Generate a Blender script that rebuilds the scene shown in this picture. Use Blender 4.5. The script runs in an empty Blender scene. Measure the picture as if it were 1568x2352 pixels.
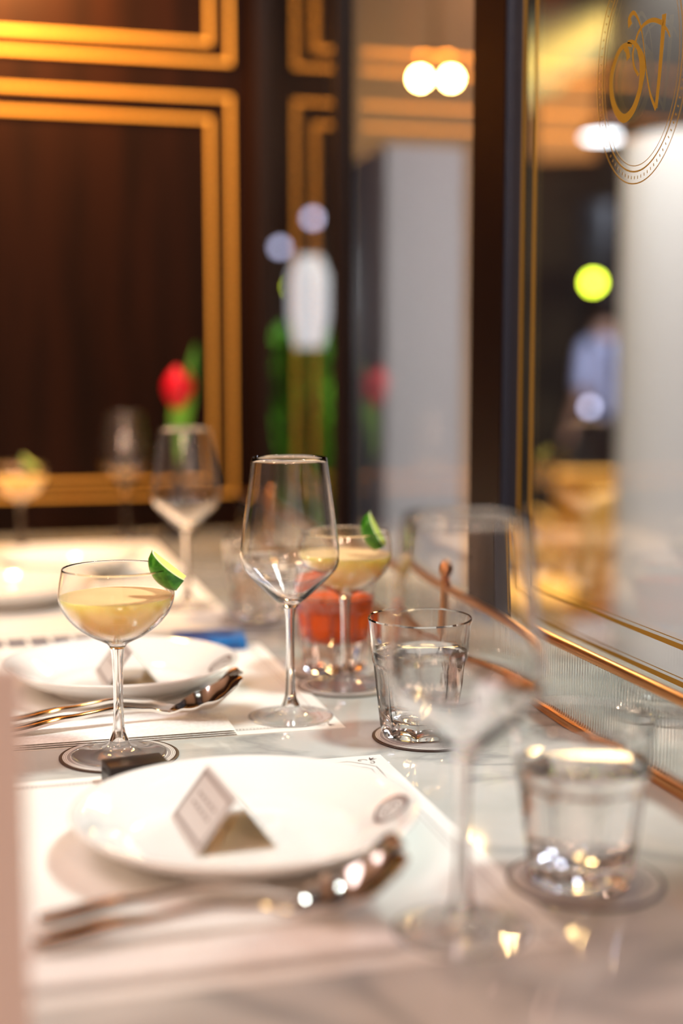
import bpy, bmesh, math, random
from mathutils import Vector, Matrix, Euler
random.seed(7)
sc = bpy.context.scene
COL = sc.collection
R = math.radians
TZ = 0.74                      # table top height

# ------------------------------------------------------------ camera
cd = bpy.data.cameras.new('camera')
cam = bpy.data.objects.new('camera', cd); COL.objects.link(cam)
cam.location = (0, 0, TZ + .31)
cam.rotation_euler = (R(90) - math.atan(336 / 3100), 0, R(-15.2))
cd.sensor_fit = 'VERTICAL'; cd.sensor_height = 36; cd.sensor_width = 24
cd.lens = 36 * 3100 / 2352
cd.clip_start = .02
cd.dof.use_dof = True; cd.dof.focus_distance = 1.10; cd.dof.aperture_fstop = 1.75
sc.camera = cam

# ------------------------------------------------------------ view, world
sc.view_settings.view_transform = 'Standard'; sc.view_settings.look = 'None'
sc.view_settings.gamma = 1; sc.view_settings.exposure = 0.92
sc.view_settings.use_curve_mapping = False
sc.cycles.use_denoising = True
sc.cycles.sample_clamp_indirect = 30
sc.cycles.max_bounces = 14; sc.cycles.transmission_bounces = 12; sc.cycles.transparent_max_bounces = 16
sc.cycles.diffuse_bounces = 4; sc.cycles.glossy_bounces = 6
w = bpy.data.worlds.new('night'); sc.world = w; w.use_nodes = True
w.node_tree.nodes['Background'].inputs[0].default_value = (.06, .07, .10, 1)
w.node_tree.nodes['Background'].inputs[1].default_value = .25

# ------------------------------------------------------------ lights
def light(name, kind, loc, power, color, target=None, **kw):
    l = bpy.data.lights.new(name, kind); l.energy = power; l.color = color
    for k, v in kw.items(): setattr(l, k, v)
    o = bpy.data.objects.new(name, l); COL.objects.link(o); o.location = loc
    if target is not None:
        o.rotation_euler = (Vector(target) - Vector(loc)).to_track_quat('-Z', 'Y').to_euler()
    return o
KEY = (.90, 1.0, .96)
light('awning_downlight', 'AREA', (1.10, .80, 2.78), 13.5, KEY, (.2, 1.1, TZ), shape='DISK', size=.36, spread=R(120))
light('ceiling_glow', 'AREA', (-.9, .7, 2.75), 12, (1, .80, .79), (-.4, 1.0, TZ), shape='DISK', size=1.3)
light('panel_washer', 'SPOT', (.03, 2.37, 1.86), 46, (1, .50, .15), (.10, 2.55, 1.45), spot_size=R(160), spot_blend=.8, shadow_soft_size=.05)
for p_ in ((-.9, -1.4, 1.75), (-.1, -1.9, 1.86), (-1.5, .2, 1.80), (-1.35, 1.5, 1.78), (.25, -.9, 1.95)):
    light('pendant_globe', 'POINT', p_, 12, (1, .65, .46), shadow_soft_size=.10)
light('column_spot', 'SPOT', (1.55, 3.05, 2.35), 45, (1, .97, .93), (1.97, 3.5, 1.35), spot_size=R(70), spot_blend=.7, shadow_soft_size=.08)
light('street_glow', 'AREA', (2.6, 5.6, 3.4), 90, (1, .66, .28), (2.3, 5.0, 0), shape='DISK', size=1.0)
light('street_cool', 'AREA', (4.2, 4.5, 3.6), 150, (.75, .82, 1), (3.0, 6.5, .5), shape='DISK', size=.8)

light('pillar_fill', 'AREA', (1.55, 1.3, 3.1), 2.4, (1, .95, .98), (1.02, 3.1, .9), shape='DISK', size=.4, spread=R(70))  # added fill that brightens the grey pillar, not a lamp of the street

# ------------------------------------------------------------ materials
def mat(name, color=(.8, .8, .8), rough=.5, metal=0., trans=0., ior=1.45, emit=None, es=0., coat=0., sss=0.):
    m = bpy.data.materials.new(name); m.use_nodes = True
    b = m.node_tree.nodes['Principled BSDF']
    b.inputs['Base Color'].default_value = (*color, 1); b.inputs['Roughness'].default_value = rough
    b.inputs['Metallic'].default_value = metal; b.inputs['Transmission Weight'].default_value = trans
    b.inputs['IOR'].default_value = ior; b.inputs['Coat Weight'].default_value = coat
    if sss:
        b.inputs['Subsurface Weight'].default_value = sss; b.inputs['Subsurface Radius'].default_value = (.02, .015, .008)
        b.inputs['Subsurface Scale'].default_value = .5
    if emit: b.inputs['Emission Color'].default_value = (*emit, 1); b.inputs['Emission Strength'].default_value = es
    return m
def noise_mix(m, c1, c2, scale=8, detail=4, lo=.4, hi=.6, dist=0., stretch=(1, 1, 1), bump=0.):
    nt = m.node_tree; b = nt.nodes['Principled BSDF']
    tc = nt.nodes.new('ShaderNodeTexCoord'); mp = nt.nodes.new('ShaderNodeMapping'); mp.inputs['Scale'].default_value = stretch
    n = nt.nodes.new('ShaderNodeTexNoise'); n.inputs['Scale'].default_value = scale; n.inputs['Detail'].default_value = detail
    n.inputs['Distortion'].default_value = dist
    r = nt.nodes.new('ShaderNodeValToRGB'); r.color_ramp.elements[0].position = lo; r.color_ramp.elements[1].position = hi
    r.color_ramp.elements[0].color = (*c1, 1); r.color_ramp.elements[1].color = (*c2, 1)
    L = nt.links.new
    L(tc.outputs['Object'], mp.inputs[0]); L(mp.outputs[0], n.inputs['Vector']); L(n.outputs[0], r.inputs[0]); L(r.outputs[0], b.inputs['Base Color'])
    if bump:
        bp = nt.nodes.new('ShaderNodeBump'); bp.inputs['Strength'].default_value = bump; bp.inputs['Distance'].default_value = .002
        L(n.outputs[0], bp.inputs['Height']); L(bp.outputs[0], b.inputs['Normal'])
    return m, r
M = {}
M['glass'] = mat('clear_glass', (1, 1, 1), 0, trans=1, ior=1.47)
M['water'] = mat('water', (1, 1, 1), 0, trans=1, ior=1.33)
M['reed'] = mat('reeded_glass', (.92, .96, .94), .02, trans=1, ior=1.48)
M['steel'] = mat('polished_steel', (.78, .74, .70), .10, 1)
M['brass'] = mat('brass', (.56, .26, .10), .28, 1)
M['brass_line'] = mat('brass_inlay', (.85, .44, .075), .45, .35)
M['porcelain'] = mat('porcelain', (.86, .86, .83), .10, coat=.5)
M['paper'] = mat('cream_paper', (.82, .82, .78), .7)
M['card'] = mat('card_printed', (.60, .59, .57), .6)
M['ink'] = mat('brown_ink', (.16, .10, .09), .7)
M['greyink'] = mat('grey_ink', (.33, .30, .29), .7)
M['gold_card'] = mat('gold_card', (.62, .45, .20), .5)
M['napkin'] = mat('linen', (.84, .82, .79), .85)
noise_mix(M['napkin'], (.80, .78, .75), (.87, .86, .83), 300, 2, bump=.15)
M['board'] = mat('coaster_board', (.80, .77, .72), .6)
noise_mix(M['board'], (.40, .32, .28), (.80, .77, .72), 110, 1, .335, .365, dist=2.5)
M['coaster_w'] = mat('coaster_plain', (.80, .77, .72), .6)
M['coaster_k'] = mat('coaster_edge', (.05, .03, .025), .5)
M['black'] = mat('black_card', (.012, .008, .008), .35)
M['blue'] = mat('blue_cover', (.0, .10, .42), .3)
noise_mix(M['blue'], (.02, .03, .16), (.0, .16, .50), 30, 2)
M['navy'] = mat('navy_print', (.02, .03, .09), .6)
M['red'] = mat('red_flower', (.62, .0, .02), .35, sss=.1)
M['leaf'] = mat('green_leaf', (.05, .30, .02), .45)
noise_mix(M['leaf'], (.03, .18, .01), (.16, .42, .03), 15, 2)
M['limeskin'] = mat('lime_skin', (.03, .22, .01), .35)
noise_mix(M['limeskin'], (.02, .17, .005), (.07, .33, .02), 160, 2, bump=.3)
M['limeflesh'] = mat('lime_flesh', (.62, .74, .16), .3, sss=.3)
M['limepith'] = mat('lime_pith', (.85, .88, .55), .5)
M['cocktail'] = mat('cloudy_cocktail', (1, .60, .20), .15, sss=1)
for k_, v_ in (('Subsurface Radius', (.05, .035, .014)), ('Subsurface Scale', 1.0)): M['cocktail'].node_tree.nodes['Principled BSDF'].inputs[k_].default_value = v_
M['foam'] = mat('cocktail_foam', (1, .68, .33), .3)
M['orange'] = mat('orange_drink', (.95, .15, .02), .15, trans=.35, ior=1.33)
M['wood'] = mat('mahogany', (.06, .02, .01), .55); M['wood'].node_tree.nodes['Principled BSDF'].inputs['Specular IOR Level'].default_value = .08
noise_mix(M['wood'], (.007, .0022, .001), (.014, .004, .0016), 3, 5, stretch=(6, 6, .6))
M['dark'] = mat('dark_frame', (.010, .004, .003), .45)
M['dark'].node_tree.nodes['Principled BSDF'].inputs['Specular IOR Level'].default_value = .2
M['slate'] = mat('blue_grey_edge', (.022, .028, .048), .35)
M['gold'] = mat('gold_leaf_paint', (.36, .21, .02), .5)
M['plaster'] = mat('plaster', (.55, .42, .33), .9)
M['floorwood'] = mat('floor_boards', (.10, .05, .03), .5)
noise_mix(M['floorwood'], (.07, .03, .02), (.13, .07, .04), 4, 4, stretch=(1, 8, 1))
M['sill'] = mat('sill_paint', (.17, .17, .15), .5)
M['pink'] = mat('blush_card', (.84, .78, .80), .6)
M['tan'] = mat('tan_render', (.62, .44, .30), .8)
M['white'] = mat('white_column_paint', (.80, .79, .77), .7)
M['grey'] = mat('grey_column_paint', (.80, .77, .78), .8)
M['paving'] = mat('paving', (.30, .26, .24), .6)
noise_mix(M['paving'], (.24, .20, .19), (.40, .35, .32), 3, 4)
M['night'] = mat('dark_facade', (.035, .022, .012), .8)
noise_mix(M['night'], (.02, .012, .006), (.07, .045, .02), 1.5, 3)
M['ochre'] = mat('ochre_fabric', (.72, .40, .07), .7)
M['redmat'] = mat('red_mat', (.55, .10, .08), .8)
M['pot'] = mat('dark_pot', (.05, .045, .04), .5)
M['skin'] = mat('skin', (.50, .28, .18), .5)
M['hair'] = mat('hair', (.02, .012, .008), .6)
M['shirt'] = mat('pale_blue_shirt', (.50, .52, .72), .8)
M['trouser'] = mat('dark_trousers', (.02, .018, .02), .8)
M['canopy'] = mat('canopy_fabric', (.15, .15, .07), .8)
M['metal_dark'] = mat('dark_metal', (.03, .03, .03), .4, .6)
def emis(name, c, s): return mat(name, (.1, .1, .1), .6, emit=c, es=s)
M['lampwhite'] = emis('lit_white_diffuser', (.86, .93, 1), 5.5)
M['lampwarm'] = emis('warm_bulb', (1, .62, .18), 110)
M['lamppink'] = emis('lit_peach_diffuser', (1, .62, .40), 2.4)
M['lime_lens'] = emis('lime_signal_lens', (.62, .78, .03), 14)
M['cool_bulb'] = emis('cool_bulb', (.66, .66, .95), 4)
M['lantern'] = emis('lantern_diffuser', (.95, .95, 1), .62)
M['amber'] = emis('lit_amber_window', (1, .36, .05), .42)
# marble
m = mat('marble', (.7, .7, .66), .07); M['marble'] = m
nt = m.node_tree; b = nt.nodes['Principled BSDF']; L = nt.links.new
tc = nt.nodes.new('ShaderNodeTexCoord'); n1 = nt.nodes.new('ShaderNodeTexNoise'); n1.inputs['Scale'].default_value = 3.2
n1.inputs['Detail'].default_value = 8; n1.inputs['Distortion'].default_value = 1.6
r1 = nt.nodes.new('ShaderNodeValToRGB'); e = r1.color_ramp.elements
e[0].position = .46; e[0].color = (.60, .60, .57, 1); e[1].position = .56; e[1].color = (.60, .60, .57, 1)
k = r1.color_ramp.elements.new(.51); k.color = (.40, .41, .40, 1)
n2 = nt.nodes.new('ShaderNodeTexNoise'); n2.inputs['Scale'].default_value = 9; n2.inputs['Detail'].default_value = 6
r2 = nt.nodes.new('ShaderNodeValToRGB'); r2.color_ramp.elements[0].color = (.80, .81, .79, 1); r2.color_ramp.elements[1].color = (1, 1, 1, 1)
r2.color_ramp.elements[0].position = .35; r2.color_ramp.elements[1].position = .6
mx = nt.nodes.new('ShaderNodeMix'); mx.data_type = 'RGBA'; mx.blend_type = 'MULTIPLY'; mx.inputs[0].default_value = 1
L(tc.outputs['Object'], n1.inputs['Vector']); L(tc.outputs['Object'], n2.inputs['Vector']); L(n1.outputs[0], r1.inputs[0]); L(n2.outputs[0], r2.inputs[0])
L(r1.outputs[0], mx.inputs[6]); L(r2.outputs[0], mx.inputs[7]); L(mx.outputs[2], b.inputs['Base Color'])
# window pane glass: fresnel mix of clear and mirror
m = bpy.data.materials.new('window_glass'); m.use_nodes = True; M['pane'] = m; nt = m.node_tree; nt.nodes.clear(); L = nt.links.new
o_ = nt.nodes.new('ShaderNodeOutputMaterial'); mi = nt.nodes.new('ShaderNodeMixShader'); tr = nt.nodes.new('ShaderNodeBsdfTransparent')
gl = nt.nodes.new('ShaderNodeBsdfGlossy'); gl.inputs['Roughness'].default_value = 0; fr = nt.nodes.new('ShaderNodeFresnel'); fr.inputs[0].default_value = 1.5
tr.inputs[0].default_value = (.98, .985, .98, 1)
ge = nt.nodes.new('ShaderNodeNewGeometry'); mr = nt.nodes.new('ShaderNodeMapRange')   # same mirror strength from both sides of the slab
mr.inputs['To Min'].default_value = 1.5; mr.inputs['To Max'].default_value = 1 / 1.5
L(ge.outputs['Backfacing'], mr.inputs['Value']); L(mr.outputs[0], fr.inputs[0])
L(fr.outputs[0], mi.inputs[0]); L(tr.outputs[0], mi.inputs[1]); L(gl.outputs[0], mi.inputs[2]); L(mi.outputs[0], o_.inputs[0])

def sheet_glass(name, ior, fac):
    """drinking glass: part clear thin sheet (straight through), part full refraction"""
    m = bpy.data.materials.new(name); m.use_nodes = True; nt = m.node_tree; nt.nodes.clear(); L = nt.links.new
    o_ = nt.nodes.new('ShaderNodeOutputMaterial'); a = nt.nodes.new('ShaderNodeMixShader'); b = nt.nodes.new('ShaderNodeMixShader')
    tr = nt.nodes.new('ShaderNodeBsdfTransparent'); gl = nt.nodes.new('ShaderNodeBsdfGlossy'); gl.inputs['Roughness'].default_value = 0
    gs = nt.nodes.new('ShaderNodeBsdfGlass'); gs.inputs['IOR'].default_value = ior; gs.inputs['Roughness'].default_value = 0
    fr = nt.nodes.new('ShaderNodeFresnel'); ge = nt.nodes.new('ShaderNodeNewGeometry'); mr = nt.nodes.new('ShaderNodeMapRange')
    mr.inputs['To Min'].default_value = ior; mr.inputs['To Max'].default_value = 1 / ior
    L(ge.outputs['Backfacing'], mr.inputs['Value']); L(mr.outputs[0], fr.inputs[0]); L(fr.outputs[0], a.inputs[0]); L(tr.outputs[0], a.inputs[1]); L(gl.outputs[0], a.inputs[2])
    b.inputs[0].default_value = fac; L(gs.outputs[0], b.inputs[1]); L(a.outputs[0], b.inputs[2]); L(b.outputs[0], o_.inputs[0])
    return m
M['foot'] = sheet_glass('thin_foot_glass', 1.47, .42)

# ------------------------------------------------------------ object helpers
def tag(o, label=None, cat=None, group=None, kind=None):
    for k_, v in (('label', label), ('category', cat), ('group', group), ('kind', kind)):
        if v: o[k_] = v
    return o
def thing(name, label, cat, loc=(0, 0, 0), rz=0, group=None):
    o = bpy.data.objects.new(name, None); COL.objects.link(o); o.location = loc; o.rotation_euler = (0, 0, rz)
    o.empty_display_size = .02
    return tag(o, label, cat, group)
def obj(name, bm, mats, parent=None, smooth=True, loc=(0, 0, 0), rot=(0, 0, 0), angle=35):
    me = bpy.data.meshes.new(name); bmesh.ops.recalc_face_normals(bm, faces=bm.faces[:]) if not bm.faces.layers.int.get('keep') else None
    bm.to_mesh(me); bm.free()
    for m_ in (mats if isinstance(mats, (list, tuple)) else [mats]): me.materials.append(m_)
    if smooth:
        me.polygons.foreach_set('use_smooth', [True] * len(me.polygons))
        try: me.set_sharp_from_angle(angle=R(angle))
        except Exception: pass
    o = bpy.data.objects.new(name, me); COL.objects.link(o); o.location = loc; o.rotation_euler = rot
    if parent: o.parent = parent
    return o
def kids(o): return [c for c in bpy.data.objects if c.parent == o]
def copy_tree(o, parent=None):
    c = o.copy(); COL.objects.link(c); c.parent = parent
    for ch in kids(o): copy_tree(ch, c)
    return c
def dup(o, loc, label, rz=0, **kw):
    c = copy_tree(o); c.location = loc; c.rotation_euler = (0, 0, rz); c['label'] = label
    for k_, v in kw.items(): c[k_] = v
    return c
def BM(): return bmesh.new()
def box(bm, x0, x1, y0, y1, z0, z1, mi=0, bev=0):
    vs = [bm.verts.new(p) for p in ((x0, y0, z0), (x1, y0, z0), (x1, y1, z0), (x0, y1, z0), (x0, y0, z1), (x1, y0, z1), (x1, y1, z1), (x0, y1, z1))]
    fs = [bm.faces.new([vs[i] for i in q]) for q in ((0, 3, 2, 1), (4, 5, 6, 7), (0, 1, 5, 4), (1, 2, 6, 5), (2, 3, 7, 6), (3, 0, 4, 7))]
    for f in fs: f.material_index = mi
    if bev:
        es = list({e_ for f in fs for e_ in f.edges})
        bmesh.ops.bevel(bm, geom=es, offset=bev, segments=2, affect='EDGES', profile=.5)
    return vs
def tube(bm, pts, rad, n=10, caps=True, mi=0):
    pts = [Vector(p) for p in pts]; rings = []
    rad = rad if isinstance(rad, (list, tuple)) else [rad] * len(pts)
    ref = None
    for i, p in enumerate(pts):
        d = (pts[min(i + 1, len(pts) - 1)] - pts[max(i - 1, 0)]).normalized()
        if ref is None: ref = d.orthogonal().normalized()
        ref = (ref - d * ref.dot(d)).normalized(); s = d.cross(ref)
        rings.append([bm.verts.new(p + (ref * math.cos(a) + s * math.sin(a)) * rad[i]) for a in [2 * math.pi * j / n for j in range(n)]])
    for a, b_ in zip(rings, rings[1:]):
        for j in range(n):
            f = bm.faces.new((a[j], a[(j + 1) % n], b_[(j + 1) % n], b_[j])); f.material_index = mi
    if caps:
        for q in (rings[0][::-1], rings[-1]):
            f = bm.faces.new(q); f.material_index = mi
def lathe(bm, prof, n=64, mi=None, rfun=None, z0=0):
    """prof = [(r, z)...]; r<=0 makes a pole. mi = material index per segment. rfun(r, z, angle) may reshape."""
    rings = []
    for (r, z) in prof:
        if r <= 1e-7: rings.append([bm.verts.new((0, 0, z + z0))])
        else:
            rg = []
            for j in range(n):
                a = 2 * math.pi * j / n; rr = rfun(r, z, a) if rfun else r
                rg.append(bm.verts.new((rr * math.cos(a), rr * math.sin(a), z + z0)))
            rings.append(rg)
    for i, (a, b_) in enumerate(zip(rings, rings[1:])):
        for j in range(n):
            k_ = (j + 1) % n
            if len(a) == 1 and len(b_) == 1: continue
            if len(a) == 1: f = bm.faces.new((a[0], b_[k_], b_[j]))
            elif len(b_) == 1: f = bm.faces.new((a[j], a[k_], b_[0]))
            else: f = bm.faces.new((a[j], a[k_], b_[k_], b_[j]))
            if mi: f.material_index = mi[i]
def mm(l): return [(a / 1000, b_ / 1000) for a, b_ in l]
def smoothp(pts, sub=4):
    """Catmull-Rom through the profile"""
    out = []
    for i in range(len(pts) - 1):
        p0 = pts[max(i - 1, 0)]; p1 = pts[i]; p2 = pts[i + 1]; p3 = pts[min(i + 2, len(pts) - 1)]
        for s in range(sub):
            t = s / sub; q = []
            for c in range(len(p1)):
                q.append(.5 * (2 * p1[c] + (p2[c] - p0[c]) * t + (2 * p0[c] - 5 * p1[c] + 4 * p2[c] - p3[c]) * t * t + (-p0[c] + 3 * p1[c] - 3 * p2[c] + p3[c]) * t ** 3))
            out.append(tuple(q))
    out.append(tuple(pts[-1])); return out
def ribbon(bm, pts, wd, place, mi=0, closed=False, th=.0):
    """flat strip of width wd along 2D polyline; place(u, v, h)->3D"""
    n = len(pts); L_, R_ = [], []
    wd = wd if isinstance(wd, (list, tuple)) else [wd] * n
    for i in range(n):
        a = pts[(i - 1) % n] if (closed or i) else pts[i]; b_ = pts[(i + 1) % n] if (closed or i < n - 1) else pts[i]
        dx, dy = b_[0] - a[0], b_[1] - a[1]; l = math.hypot(dx, dy) or 1; nx, ny = -dy / l, dx / l
        L_.append(bm.verts.new(place(pts[i][0] + nx * wd[i] / 2, pts[i][1] + ny * wd[i] / 2, th)))
        R_.append(bm.verts.new(place(pts[i][0] - nx * wd[i] / 2, pts[i][1] - ny * wd[i] / 2, th)))
    for i in range(n if closed else n - 1):
        j = (i + 1) % n
        f = bm.faces.new((L_[i], L_[j], R_[j], R_[i])); f.material_index = mi

# ============================================================ SETTING
WX, YB = .52, 2.55           # window plane, back wall plane
def struct(name, bm, m_, smooth=False, **k_): return tag(obj(name, bm, m_, smooth=smooth, **k_), kind='structure')
bm = BM(); box(bm, -3, .60, -2.6, 2.65, -.05, 0); struct('floor', bm, M['floorwood'])
bm = BM(); box(bm, -3, .60, -2.6, 2.65, 2.9, 2.95); struct('ceiling', bm, M['plaster'])
bm = BM(); box(bm, -3, .52, 2.55, 2.65, 0, 2.9); struct('wall_back', bm, M['wood'])
bm = BM(); box(bm, -3.05, -3, -2.6, 2.65, 0, 2.9); struct('wall_left', bm, M['plaster'])
bm = BM(); box(bm, -3, .60, -2.65, -2.6, 0, 2.9); struct('wall_front', bm, M['plaster'])
bm = BM()
box(bm, .52, .60, -2.6, 2.65, 0, .765, 1); box(bm, .52, .60, -2.6, 2.65, 2.35, 2.9); box(bm, .52, .60, -2.6, .72, .765, 2.35)
struct('wall_right', bm, [M['dark'], M['sill']])
# thin brass lines inlaid in the panelled back wall
def rect_line(name, x0, x1, z0, z1, wd=.0068, dep=.006):
    bm = BM()
    for (a, b_, c, d) in ((x0, x1, z0, z0 + wd), (x0, x1, z1 - wd, z1), (x0, x0 + wd, z0 + wd, z1 - wd), (x1 - wd, x1, z0 + wd, z1 - wd)):
        vs = [bm.verts.new(p) for p in ((a, YB, c), (b_, YB, c), (b_, YB, d), (a, YB, d))]
        f = [bm.verts.new((v.co.x, YB - dep, v.co.z)) for v in vs]
        # slightly domed strip
        bm.faces.new(f); 
        for i in range(4): bm.faces.new((vs[i], vs[(i + 1) % 4], f[(i + 1) % 4], f[i]))
    return struct(name, bm, M['brass_line'])
rect_line('trim_1', -1.50, .480, 1.606, 2.50)
rect_line('trim_2', -1.465, .442, 1.640, 2.465)
rect_line('trim_3', -1.50, .480, .803, 1.549)
rect_line('trim_4', -1.465, .442, .832, 1.508)

# windows in the right-hand wall
def window(num, y0, y1, fl, fr_, z0=.765, z1=2.35):
    root = thing('window_%d' % num, None, None); tag(root, kind='structure')
    bm = BM(); box(bm, .538, .541, y0, y1, z0 + .02, z1 - .02); obj('pane', bm, M['pane'], root, smooth=False)
    bm = BM(); box(bm, .52, .545, y0 - fl, y0, z0, z1); box(bm, .52, .545, y0, y1, z0, z0 + .02); box(bm, .52, .545, y0, y1, z1 - .02, z1)
    obj('window_frame', bm, M['dark'], root, smooth=False)
    if fr_:
        bm = BM(); box(bm, .52, .545, y1, y1 + fr_, z0, z1); obj('mullion', bm, M['dark'], root, smooth=False)
    return root
w3 = window(3, .735, 1.294, .015, .088)
bm = BM(); box(bm, .5215, .5378, 1.2905, 1.2938, .785, 2.33); obj('mullion_edge', bm, M['slate'], w3, smooth=False)
w2 = window(2, 1.382, 1.940, .0, .021)
w1 = window(1, 1.961, 2.515, .0, .035)
# gold-painted border and emblem on the pane of window 3
PX = .5377
pl = lambda u, v, h: (PX - h, u, v)
def pw(y, z):           # carry a point measured on the x=.5195 plane out to the pane as seen in the photograph
    k_ = PX / .5195; return (y * k_, 1.05 + (z - 1.05) * k_)
bm = BM()
for inset, wd in ((0, .0062), (.0300, .0060)):
    a, b_ = pw(1.2425, .806); y1, zz = a - inset, b_ + inset
    ribbon(bm, [(.76 + inset, zz), (y1, zz), (y1, 2.30 - inset)], wd, pl)
    ribbon(bm, [(y1, 2.30 - inset), (.76 + inset, 2.30 - inset), (.76 + inset, zz)], wd, pl)
    ribbon(bm, [(.76 + inset + .005, zz + .005), (y1 - .005, zz + .005), (y1 - .005, 2.30 - inset)], .0012, pl)
obj('gold_border', bm, M['gold'], w3, smooth=False)
bm = BM()
def ell(ry, rz, n=96): return [pw(1.0055 + ry * math.cos(2 * math.pi * i / n), 1.2895 + rz * math.sin(2 * math.pi * i / n)) for i in range(n)]
ribbon(bm, ell(.0767, .0937), .0011, pl, closed=True)
ribbon(bm, ell(.0672, .0842), .0014, pl, closed=True)
ribbon(bm, ell(.0625, .0797), .0007, pl, closed=True)
n = 84
for i in range(n):
    a = 2 * math.pi * i / n; c = pw(1.0055 + .0718 * math.cos(a), 1.2895 + .089 * math.sin(a)); d = (math.cos(a) * .0011, math.sin(a) * .0013)
    ribbon(bm, [(c[0] - d[0], c[1] - d[1]), (c[0] + d[0], c[1] + d[1])], .0012, pl)
obj('emblem_ring', bm, M['gold'], w3, smooth=False)
bm = BM()
def stroke(pts, w0, w1=None, wm=None):
    q = smoothp([pw(*p) for p in pts], 5); n_ = len(q); w1 = w0 if w1 is None else w1
    wd = []
    for i in range(n_):
        t = i / (n_ - 1); v = w0 + (w1 - w0) * t
        if wm: v += (wm - (w0 + w1) / 2) * math.sin(math.pi * t)
        wd.append(v * 1.35)
    stroke.lift += .00012; ribbon(bm, q, wd, pl, th=stroke.lift)
stroke.lift = 0
stroke([(.968, 1.3182), (.9703, 1.2971), (.9733, 1.2735), (.9776, 1.2495)], .0052, .0036)
stroke([(.9667, 1.3083), (.962, 1.3045), (.9578, 1.2987)], .0022, .0010)
stroke([(.9772, 1.2486), (.9865, 1.2613), (.9936, 1.2784), (.998, 1.295), (1.0023, 1.31), (1.0083, 1.3221), (1.0179, 1.3313), (1.0252, 1.3285), (1.0235, 1.3223)], .0028, .0052, .0011)
stroke([(.9694, 1.3117), (.9842, 1.3176), (.9983, 1.3181), (1.0088, 1.314), (1.0139, 1.3068), (1.0176, 1.2992), (1.0148, 1.2885), (1.0071, 1.2803)], .0030, .0022, .0022)
stroke([(1.0271, 1.3105), (1.0177, 1.3083), (1.0082, 1.3013), (1.0013, 1.2907), (1.0007, 1.279), (1.0047, 1.2673), (1.015, 1.2549), (1.0298, 1.2506), (1.0436, 1.2582), (1.053, 1.2721), (1.0548, 1.2881), (1.0476, 1.3013), (1.0383, 1.3079), (1.0269, 1.3085), (1.0193, 1.306)], .0018, .0020, .0056)
stroke([(1.0082, 1.3013), (1.0013, 1.2907), (1.0007, 1.279), (1.0047, 1.2673)], .0030, .0030, .0075)
stroke([(1.0325, 1.307), (1.027, 1.3035), (1.0245, 1.2965)], .0030, .0052)
obj('gold_monogram', bm, M['gold'], w3, smooth=False)

# ============================================================ TABLE AND LOW SCREEN
t = thing('dining_table', 'long white marble dining table set for a meal beside the window', 'table', (.05, 1.35, 0))
bm = BM(); box(bm, -.45, .462, -1.15, 1.185, .712, TZ, bev=.003); obj('tabletop', bm, M['marble'], t)
for y in (-.6, .7):
    bm = BM(); lathe(bm, mm([(0, 0), (240, 0), (240, 12), (60, 30), (38, 60), (38, 660), (120, 700), (120, 712), (0, 712)]), 48); obj('pedestal', bm, M['metal_dark'], t, loc=(0, y, 0))

t = thing('table_screen', 'low reeded glass screen with brass rails and ball-topped posts along the table edge', 'screen', (.487, 0, TZ))
def rail(name, z0, z1, w_):
    bm = BM(); box(bm, -w_ / 2, w_ / 2, .42, 2.52, z0, z1, bev=.0022); return obj(name, bm, M['brass'], t)
rail('top_rail', .0665, .0745, .009); rail('bottom_rail', 0, .0085, .013)
bm = BM(); pitch = .0050; nr = int((2.50 - .44) / pitch); prev = None; sub = 6
sects = []
for i in range(nr * sub + 1):
    y = .44 + i * pitch / sub; u = (i % sub) / sub; d = .0023 * math.sin(math.pi * u)
    sects.append([bm.verts.new((-.0020 - d, y, .008)), bm.verts.new((-.0020 - d, y, .067)), bm.verts.new((.0018, y, .067)), bm.verts.new((.0018, y, .008))])
for a, b_ in zip(sects, sects[1:]):
    for j in range(4): bm.faces.new((a[j], a[(j + 1) % 4], b_[(j + 1) % 4], b_[j]))
bm.faces.new(sects[0]); bm.faces.new(sects[-1][::-1])
obj('reeded_glass', bm, M['reed'], t, angle=50)
for y in (.46, 1.373, 2.30):
    bm = BM(); lathe(bm, mm([(0, 0), (11, 0), (11, 3), (6.5, 5), (6.2, 75), (7.5, 77), (7.5, 79), (4.2, 81), (4.2, 83), (0, 83)]), 24)
    p = obj('post', bm, M['brass'], t, loc=(0, y, 0))
    bm = BM(); bmesh.ops.create_uvsphere(bm, u_segments=28, v_segments=18, radius=.0095); obj('ball_finial', bm, M['brass'], p, loc=(0, 0, .0905))

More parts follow.
